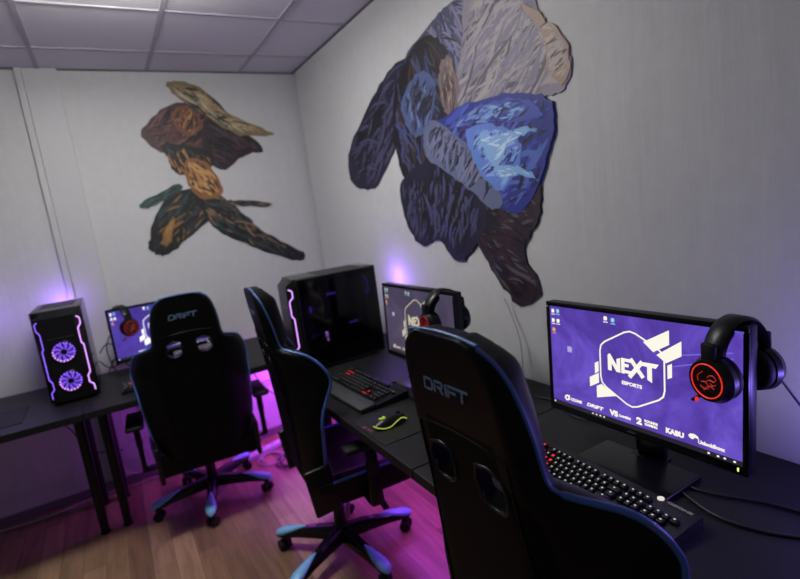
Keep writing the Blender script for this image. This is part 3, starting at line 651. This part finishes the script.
# ------------------------------------------------------------------ headsets hung over a monitor corner (ear axis = Y, front cup toward -Y, origin at top of band)
def make_headset(label, loc, rz, lit, spread=.085, roll=0.0):
    t = thing('headset', label, 'headset', loc, rz, 'black gaming headsets with red emblems'); t.rotation_euler = (0, roll, rz)
    Rb = .100
    m = MB(); pts = []
    for i in range(25):
        a = PI * (-.10 + 1.20 * i / 24)
        pts.append((0, -math.cos(a) * (spread + .018), -Rb + math.sin(a) * Rb))
    # flat wide band: two rails and a padded strip
    ring = []
    for (x, y, z), i in zip(pts, range(25)):
        a = PI * (-.10 + 1.20 * i / 24); n = Vector((0, -math.cos(a), math.sin(a))); w = .016 + .010 * math.sin(max(0, min(1, i / 24)) * PI)
        c = Vector((x, y, z)); ring.append([m.bm.verts.new(c + Vector((-w, 0, 0))), m.bm.verts.new(c + Vector((-w * .7, 0, 0)) + n * .006), m.bm.verts.new(c + Vector((w * .7, 0, 0)) + n * .006), m.bm.verts.new(c + Vector((w, 0, 0))), m.bm.verts.new(c - n * .010 + Vector((w * .6, 0, 0))), m.bm.verts.new(c - n * .010 + Vector((-w * .6, 0, 0)))])
    for A, B in zip(ring, ring[1:]):
        for q in range(6): m.bm.faces.new((A[q], A[(q + 1) % 6], B[(q + 1) % 6], B[q]))
    m.bm.faces.new(ring[0][::-1]); m.bm.faces.new(ring[-1])
    m.build('headband', M['plastic'], t, 50)
    MB().tube([(0, -math.cos(a) * (spread - .006), -Rb - .004 + math.sin(a) * (Rb - .018)) for a in [PI * (.12 + .76 * i / 14) for i in range(15)]], .011, 10, 1).build('head_pad', M['matte'], t, 60)
    for sgn in (-1, 1):
        yc = sgn * spread; zc = -.120
        m = MB().cyl((0, yc + sgn * .010, zc), (0, yc + sgn * .026, zc), .051, .044, 36).cyl((0, yc - sgn * .004, zc), (0, yc + sgn * .010, zc), .049, .051, 36)
        m.box((0, yc + sgn * .017, zc + .045), (.034, .014, .07), bev=.005)
        cup = m.build('ear_cup', M['plastic'], t, 40)
        MB().torus((0, yc - sgn * .012, zc), .034, .014, n=32, k=12).build('ear_cushion', M['matte'], cup, 60)
        yy = yc + sgn * .0268
        mm = MB().torus((0, yy, zc), .0365, .0013, n=36, k=6)
        mm.build('light_ring', M['red' if lit else 'reddim'], cup, 60)['label'] = 'glowing red ring'
        m = MB(); s = .001
        curves = [[(-18, -4), (-20, 6), (-12, 14), (-8, 18)], [(-14, -12), (-6, -16), (4, -14), (2, -6), (-4, -2), (-12, -4)], [(0, 0), (8, 4), (16, 2), (20, 8), (14, 14), (6, 12), (2, 8)], [(-6, -20), (0, -12), (8, -8), (16, -12)], [(8, -2), (14, -6), (20, -2)]]
        for cv in curves: m.tube([(px * s * 1.1, yy, zc + pz * s * 1.1) for px, pz in cv], .0012, 5, 3)
        m.build('emblem', M['reddim'], cup, 60)['label'] = 'red swirling emblem'
    # folded microphone arm and its red tip
    mc = MB().tube([(-.03, -spread - .012, -.165), (-.045, -spread - .014, -.178), (-.052, -spread - .010, -.182)], .004).build('microphone', M['plastic'], t, 60)
    MB().box((-.030, -spread - .022, -.171), (.005, .006, .009), bev=.001).build('microphone_light', M['red' if lit else 'reddim'], mc)
    return t
make_headset('black headset with glowing red emblem hung over the nearest monitor', (1.096, .540, 1.200), -PI / 2 - .24, True, .056)
make_headset('black headset hung on the corner of the middle monitor', (1.050, 1.545, 1.190), -PI / 2 - .1, False, .062)
make_headset('black headset with red ring hung on the farthest monitor', (.000, 3.245, 1.170), .35, False, .080)

# ------------------------------------------------------------------ keyboards (user side -Y, origin at centre bottom)
KEYMESH = {}
def key_mesh(wu, leg):
    k = (wu, leg)
    if k not in KEYMESH:
        m = MB(); m.box((0, 0, .004), (wu * .019 - .0025, .0165, .008), bev=.0012, seg=1, taper=.82)
        m.mi = 1
        if leg != 'none':
            m.box((0, .001, .0083), (.0042 if leg != 'k_red' else .0075, .0034 if leg != 'k_red' else .0065, .0006))
        me = bpy.data.meshes.new('key_cap'); bmesh.ops.recalc_face_normals(m.bm, faces=m.bm.faces[:]); m.bm.to_mesh(me); m.bm.free()
        me.materials.append(M['keycap']); me.materials.append(M[leg] if leg != 'none' else M['keycap']); KEYMESH[k] = me
    return KEYMESH[k]
def make_keyboard(label, loc, rz, legend, reds, wrist=False, badge=False, fsplit=False):
    t = thing('keyboard', label, 'keyboard', loc, rz, 'black backlit keyboards')
    w, d = .452, .150
    MB().prism([(-d / 2, 0), (d / 2, 0), (d / 2, .030), (d / 2 - .02, .030), (-d / 2, .016)], -w / 2, w / 2, Matrix(((0, 0, 1, 0), (1, 0, 0, 0), (0, 1, 0, 0), (0, 0, 0, 1)))).build('keyboard_case', M['plastic'], t)
    rows = []
    U = .019; x0 = -w / 2 + .008
    def put(row, col, wu, leg):
        y = -.056 + row * U + (.004 if row == 5 else 0); x = x0 + (col + wu / 2) * U
        z = .017 + (y + d / 2) * .105
        o = bpy.data.objects.new('key_cap', key_mesh(wu, leg)); C.objects.link(o); o.parent = t; o.location = (x, y, z); o.rotation_euler = (.1, 0, 0)
    def line(row, widths):
        c = 0
        for i, q in enumerate(widths):
            if q < 0: c -= q; continue
            lg = 'k_red' if (row, i) in reds else legend
            if row == 0 and q > 3: lg = 'none'
            put(row, c, q, lg); c += q
    n = [-.25, 1, 1, 1, -.25, 1, 1, 1]
    line(5, [1, -1, 1, 1, 1, 1, -.5, 1, 1, 1, 1, -.5, 1, 1, 1, 1, -.25, 1, 1, 1])
    line(4, [1] * 13 + [2] + n + [1]); line(3, [1.5] + [1] * 12 + [1.5] + n)
    line(2, [1.75] + [1] * 11 + [2.25, -3.5, 1, 1, 1]); line(1, [2.25] + [1] * 10 + [2.75, -1.25, 1, -1.25, 1, 1, 1])
    line(0, [1.25, 1.25, 1.25, 6.25, 1.25, 1.25, 1.25, 1.25, -.25, 1, 1, 1, -.25, 2, 1])
    if wrist: MB().box((0, -.110, .0125), (w - .004, .068, .018), Euler((.08, 0, 0)), .004).build('wrist_rest', M['wrist'], t, 40)
    if badge:
        b_ = MB().cyl((.135, .0665, .030), (.135, .0665, .0325), .0075, .0075, 24).build('badge', M['badge'], t, 40); b_['label'] = 'round lit badge'
        text_part('brand_lettering', 'OZONE', .010, M['k_grey'], t, (.180, .0665, .0306), (0, 0, 0), .0003, 1.6)
    return t
make_keyboard('black keyboard on the near desk with bright white and red keys', (.900, .775, DT), -PI / 2 - .06, 'k_white', {(5, 0), (3, 1), (3, 2), (3, 3), (2, 1), (2, 2), (2, 3), (4, 1), (4, 3)}, badge=True)
make_keyboard('black keyboard with wide wrist rest in front of the large tower', (.838, 1.890, DT), -PI / 2 + .03, 'k_grey', {(4, 1), (4, 2), (3, 1), (3, 2), (4, 3), (2, 13), (1, 12), (1, 13), (1, 14), (0, 8), (0, 9), (0, 10)}, wrist=True)
make_keyboard('black keyboard on the back desk beside the farthest chair', (.150, 2.92, DT), .05, 'k_grey', {(3, 1), (3, 2), (3, 3), (2, 1), (2, 2), (2, 3)})

# ------------------------------------------------------------------ mouse, mouse pads
t = thing('mouse_mat', 'black mouse mat with a small red print beside the middle keyboard', 'mouse mat', (.752, 1.500, DT))
MB().box((0, 0, .0015), (.215, .25, .003), bev=.001).build('mat_sheet', M['matte'], t)
m = MB(); m.box((0, 0, 0), (.016, .018, .0006)).box((.004, -.035, 0), (.010, .034, .0006)); m.build('red_print', M['redmark'], t, None, (-.095, .045, .0032))
tag(MB().box((-.66, 2.96, DT + .0015), (.35, .30, .003), bev=.001).build('mouse_mat', M['matte']), 'plain black mouse mat on the far left desk', 'mouse mat')
t = thing('mouse', 'black computer mouse with a curved yellow-green light stripe', 'mouse', (.735, 1.500, DT + .003), -PI / 2 + .05)
m = MB(); rings = []
for q in range(13):
    v = q / 12; y = -.060 + .120 * v; hw = .031 * math.sin(PI * (.13 + .74 * v)) ** .6; hh = .036 * math.sin(PI * (.12 + .70 * v)) ** .8
    rings.append([m.bm.verts.new((hw * math.cos(PI * a / 10), y, hh * math.sin(PI * a / 10) ** .8 + .001)) for a in range(11)])
for A, B in zip(rings, rings[1:]):
    for a in range(10): m.bm.faces.new((A[a], A[a + 1], B[a + 1], B[a]))
    m.bm.faces.new((A[0], B[0], B[10], A[10]))
m.bm.faces.new(rings[0]); m.bm.faces.new(rings[-1])
m.build('mouse_body', M['plastic'], t, 60)
MB().tube([(.024, .058, .010), (.029, .036, .022), (.030, .012, .016), (.034, -.014, .008), (.030, -.040, .008), (.012, -.060, .012), (-.006, -.063, .014)], .0017, 8, 4).build('light_stripe', M['acid'], t, 60)
MB().tube([(-.006, -.036, .0325), (.004, -.030, .0338), (.006, -.020, .0348), (-.004, -.022, .0345)], .0028, 8, 3).build('palm_logo', M['acid'], t, 60)
MB().cyl((-.004, .036, .030), (.004, .036, .030), .009, .009, 16).build('scroll_wheel', M['matte'], t, 40)

# ------------------------------------------------------------------ computer towers (front faces -Y, side window on +X, origin at centre bottom)
def make_tower(label, loc, rz, fans=True):
    t = thing('computer_tower', label, 'computer tower', loc, rz, 'black computer towers with violet lights')
    w, d, h = .215, .47, .47
    m = MB(); yf, yr = -d / 2 + .045, d / 2; fz = .015
    m.box((-w / 2 + .002, (yf + yr) / 2, h / 2 + fz / 2), (.004, yr - yf, h - fz)); m.box((0, (yf + yr) / 2, fz + .003), (w, yr - yf, .006))
    m.box((0, yr - .002, h / 2 + fz / 2), (w, .004, h - fz)); m.box((0, yf + .002, h / 2 + fz / 2), (w, .004, h - fz))
    m.box((-.02, .03, h / 2), (.003, yr - yf - .05, h - .05)); m.box((.0, (yf + yr) / 2, .095), (w - .008, yr - yf - .01, .004))
    for zz in (fz + .006, h - .018): m.box((w / 2 - .004, (yf + yr) / 2, zz), (.006, yr - yf, .018))
    for yy in (yf + .008, yr - .008): m.box((w / 2 - .004, yy, h / 2), (.006, .016, h - .03))
    cs = m.build('case_frame', M['case'], t)
    # top with sloped front shoulders
    m = MB(); m.box((0, (yf + yr) / 2, h - .004), (w, yr - yf, .012), bev=.003)
    tp = m.build('top_panel', M['case'], t, 40)
    MB().box((0, .05, h + .003), (w - .06, .24, .004), bev=.001).build('top_grille', M['mesh'], tp)
    # hexagonal front
    out = [(-w / 2, yf), (-w / 2 + .004, yf - .010), (-w / 2 + .036, -d / 2), (w / 2 - .036, -d / 2), (w / 2 - .004, yf - .010), (w / 2, yf)]
    m = MB().prism(out, fz, h - .032); a = [m.bm.verts.new((x, y, h - .032)) for x, y in out]; b = [m.bm.verts.new((x * .93, max(y + .020, yf - .012) if y < yf - .02 else y, h + .001)) for x, y in out]
    for i in range(6): m.bm.faces.new((a[i], a[(i + 1) % 6], b[(i + 1) % 6], b[i]))
    m.bm.faces.new(b)
    fp = m.build('front_panel', M['gloss'], t)
    MB().box((0, -d / 2 - .0008, .335), (.112, .0016, .0012)).box((0, -d / 2 - .0008, .06), (.012, .0016, .008)).build('front_seam', M['steel'], fp)
    for sgn, mt in ((-1, 'purple'), (1, 'pink')):
        m = MB(); x = sgn * (w / 2 - .026); y = -d / 2 + .010
        px = [(sgn * .0, .425), (sgn * .012, .415), (sgn * .012, .385), (sgn * -.002, .365), (sgn * -.002, .29), (sgn * .006, .28), (sgn * .006, .135), (sgn * -.006, .12), (sgn * -.006, .085), (sgn * .010, .065), (sgn * .010, .035)]
        pts = [(x + a_, y + max(-.0, abs(a_ * 0)) - .0035 + (.010 * sgn * a_ / .012 if True else 0), z) for a_, z in px]
        pts = [(x + a_, -d / 2 + .0355 * max(0, (abs(x + a_) - (w / 2 - .036))) / .032 - .002, z) for a_, z in px]
        for a_, b_ in zip(pts, pts[1:]): m.tube([a_, b_], .0026 if mt == 'pink' else .0022, 6, 1)
        m.build('light_strip', M[mt], fp)
    for zc in (.262, .112) if fans else ():
        yfn = -d / 2 - .001
        m = MB().torus((0, yfn, zc), .053, .0035, n=40, k=8); fn = m.build('fan', M['gloss'], t, 60)
        m = MB()
        for q in range(9):
            a = 2 * PI * q / 9
            pts = []
            for rr, da in ((.014, 0), (.030, .18), (.045, .42), (.045, .78), (.030, .62), (.014, .5)): pts.append((rr * math.cos(a + da), zc + rr * math.sin(a + da)))
            m.flat(pts, yfn + .001, .0015)
        m.build('fan_blades', M['blade'], fn)
        m = MB()
        for q in range(20):
            a = 2 * PI * (q + .5) / 20; m.mi = 1 if (q in (9, 10, 11, 12, 13, 14, 15, 16, 17)) else 0
            m.box((.045 * math.cos(a), yfn - .002, zc + .045 * math.sin(a)), (.0068, .002, .0068), Euler((0, -a, 0)))
        m.build('fan_lights', [M['purple'], M['pink']], fn)
        MB().cyl((0, yfn - .003, zc), (0, yfn + .002, zc), .012, .012, 20).build('fan_hub', M['gloss'], fn, 40)
    # inside
    MB().box((-.016, .04, .30), (.004, .24, .26)).build('motherboard', M['pcb'], t)
    MB().box((.03, .02, .215), (.08, .24, .028), bev=.004).build('graphics_card', M['plastic'], t, 40)
    m = MB().box((.02, .08, .34), (.06, .09, .09), bev=.003); m.build('processor_cooler', M['case'], t, 40)
    m = MB()
    for q in range(4): m.box((.0, -.01 - q * .010, .34), (.03, .004, .11))
    m.build('memory_modules', M['pcb'], t)
    m = MB().tube([(.0, -.14, .12), (.04, -.10, .20), (.05, -.03, .26), (.01, .0, .30)], .006).tube([(.0, -.13, .10), (.05, -.06, .17), (.05, .10, .16), (.03, .14, .20)], .006); m.build('power_cables', M['cable'], t, 60)
    MB().box((w / 2 - .012, -.070, .170), (.004, .014, .026)).box((w / 2 - .012, -.068, .142), (.004, .009, .016)).build('inner_light', M['pink'], t)
    MB().torus((.0, yr - .02, .36), .045, .003, n=30, k=6).build('rear_fan', M['blade'], t, 60)
    m = MB().box((.05, .0, .36), (.002, .05, .012)).box((.05, -.12, .30), (.002, .012, .03)).box((.05, .1, .19), (.002, .05, .008)); m.build('status_light', M['blade'], t)
    MB().box((w / 2 + .0005, (yf + yr) / 2, h / 2 + .005), (.003, yr - yf - .004, h - .025)).build('side_glass', M['glass'], t)
    for x in (-1, 1):
        for y in (-1, 1): MB().box((x * .075, y * .17, .0075), (.03, .04, .015), bev=.003).build('foot', M['matte'], t, 40)
    return t
tower = make_tower('black computer tower on the far left desk with two glowing violet fans', (-.275, 3.175, DT), math.radians(0))
make_tower('large black tower seen from its glass side behind the middle chair', (.940, 2.430, DT), -PI / 2 - .02, False)

# ------------------------------------------------------------------ cables, sockets and small stuff
def cable(name, label, pts, r, material): return tag(MB().tube(pts, r, 8, 6).build(name, material, None, 60), label, 'cable')
z = DT + .004
cable('headset_cable', 'thin black cable running down the wall beside the nearest monitor', [(1.19, .50, 1.05), (1.24, .47, .96), (1.30, .43, .86), (1.33, .38, .79), (1.33, .28, z), (1.25, .15, z)], .0028, M['cable'])
cable('monitor_cable', 'long black cable looping across the near desk below the monitor', [(1.12, .80, z), (1.05, .64, z), (1.02, .55, z), (1.035, .47, z), (1.08, .40, z), (1.16, .31, z), (1.22, .2, z)], .0035, M['cable'])
cable('keyboard_cable', 'black cable lying from the nearest keyboard towards the wall', [(1.045, .84, z), (1.08, .88, z), (1.10, .74, z), (1.085, .62, z), (1.14, .50, z), (1.17, .38, z), (1.24, .25, z), (1.3, .12, z)], .003, M['cable'])
cable('desk_cable', 'thin black cable on the desk between two monitors', [(1.22, 1.35, z), (1.26, 1.2, z), (1.20, 1.08, z), (1.26, .95, z), (1.31, .86, z)], .003, M['cable'])
cable('pale_cable', 'thin pale cable hanging by the middle headset against the right wall', [(1.34, 1.53, 1.10), (1.345, 1.50, 1.03), (1.34, 1.46, .93), (1.33, 1.45, z)], .0028, M['wcable'])
rn = random.Random(4)
for i in range(5):
    x = -.10 + rn.uniform(0, .13)
    cable('monitor_lead', ['black cable looped on the back desk beside the tower, highest loop', 'black cable curling behind the left tower on the back wall', 'black cable drooping beside the farthest monitor', 'black cable coiled low on the back desk by the tower', 'black cable crossing behind the farthest headset'][i],
          [[(-.10, 3.41, .80), (-.11, 3.38, .92), (-.07, 3.37, 1.00), (-.03, 3.37, .95), (-.05, 3.36, .87), (-.10, 3.35, .84), (-.08, 3.33, z)], [(-.15, 3.40, .90), (-.10, 3.38, .95), (-.04, 3.37, .91), (.01, 3.36, .93), (.05, 3.36, .88)], [(.06, 3.38, .98), (.02, 3.38, .90), (-.03, 3.37, .86), (-.02, 3.36, .80), (.04, 3.34, z)], [(-.13, 3.36, z), (-.09, 3.37, .84), (-.04, 3.36, .87), (.0, 3.35, .83), (.03, 3.33, z), (.08, 3.31, z)], [(-.16, 3.38, .86), (-.12, 3.37, .81), (-.06, 3.36, .82), (-.01, 3.35, .88), (.05, 3.36, .84)]][i], .0036, M['cable'])
cable('floor_cable', 'long pale cable lying along the foot of the back wall', [(-1.3, 3.48, .006), (-.9, 3.49, .006), (-.6, 3.46, .006), (-.35, 3.50, .006), (-.1, 3.48, .006), (.2, 3.50, .006), (.5, 3.46, .006)], .005, M['wcable'])
for i, (x, r_) in enumerate(((-.10, .08), (-.02, .06))):
    cable('mains_cable', ['pale cord hanging in a wide loop under the back desk', 'pale cord hanging in a small loop beside the desk legs'][i], [(x, 3.50, .62), (x - .02, 3.46, .40), (x + r_, 3.44, .20), (x + .02, 3.45, .09), (x - r_, 3.44, .16), (x, 3.46, .30), (x + .06, 3.48, .22), (x + .12, 3.46, .02)], .004, M['wcable'])
cable('mains_cable', 'black cord drooping beneath the far left desk', [(-.42, 3.42, .72), (-.46, 3.44, .60), (-.38, 3.45, .48), (-.34, 3.44, .36), (-.28, 3.45, .30), (-.15, 3.47, .26)], .004, M['cable'])
for i, a in enumerate(('curled on the floor under the corner desk', 'snaking on the floor behind the farthest chair base', 'looped on the floor beside the power strip', 'trailing from the power strip towards the right wall')):
    cx, cy = .66 + .09 * i, 3.10 + .06 * (-1) ** i
    pts = [(cx + .10 * math.cos(q * 1.1 + i) * (1 - q * .05), cy + .09 * math.sin(q * 1.1 + i), .008 + .004 * (q % 2) + .006 * (q / 9)) for q in range(10)]
    cable('loose_cable', ('black ' if i % 2 else 'pale ') + 'cable ' + a, pts, .0045, M['cable' if i % 2 else 'wcable'])
cable('hanging_cable', 'black cable hanging in front of the glowing corner wall', [(.70, 3.47, .70), (.72, 3.50, .5), (.80, 3.50, .35), (.90, 3.49, .24), (.98, 3.46, .12)], .004, M['cable'])
cable('hanging_cable', 'thin dark cable strung sideways under the corner desk', [(.62, 3.50, .44), (.75, 3.50, .42), (.88, 3.50, .44), (1.0, 3.50, .52)], .003, M['cable'])
t = thing('power_strip', 'pale power strip on the floor under the corner desk', 'power strip', (.62, 3.28, 0), .3)
MB().box((0, 0, .02), (.34, .055, .040), bev=.006).build('strip_body', M['white'], t, 40)
for i in range(4): MB().cyl((-.11 + i * .07, 0, .040), (-.11 + i * .07, 0, .0415), .019, .019, 20).build('socket', M['wcable'], t, 40)
for i, (x, zz) in enumerate(((-.07, .53), (.02, .50))):
    t = thing('wall_socket', ['pale wall socket under the back desk, left one of the pair', 'pale wall socket under the back desk, right one of the pair'][i], 'wall socket', (x, D, zz))
    MB().box((0, -.006, 0), (.082, .012, .082), bev=.003).build('socket_plate', M['white'], t, 40)
    MB().cyl((0, -.013, 0), (0, -.0125, 0), .020, .020, 20).build('socket_face', M['dark_gap'], t)
    MB().cyl((0, -.013, 0), (0, -.045, 0), .017, .015, 16).build('plug', M['matte'], t, 40)
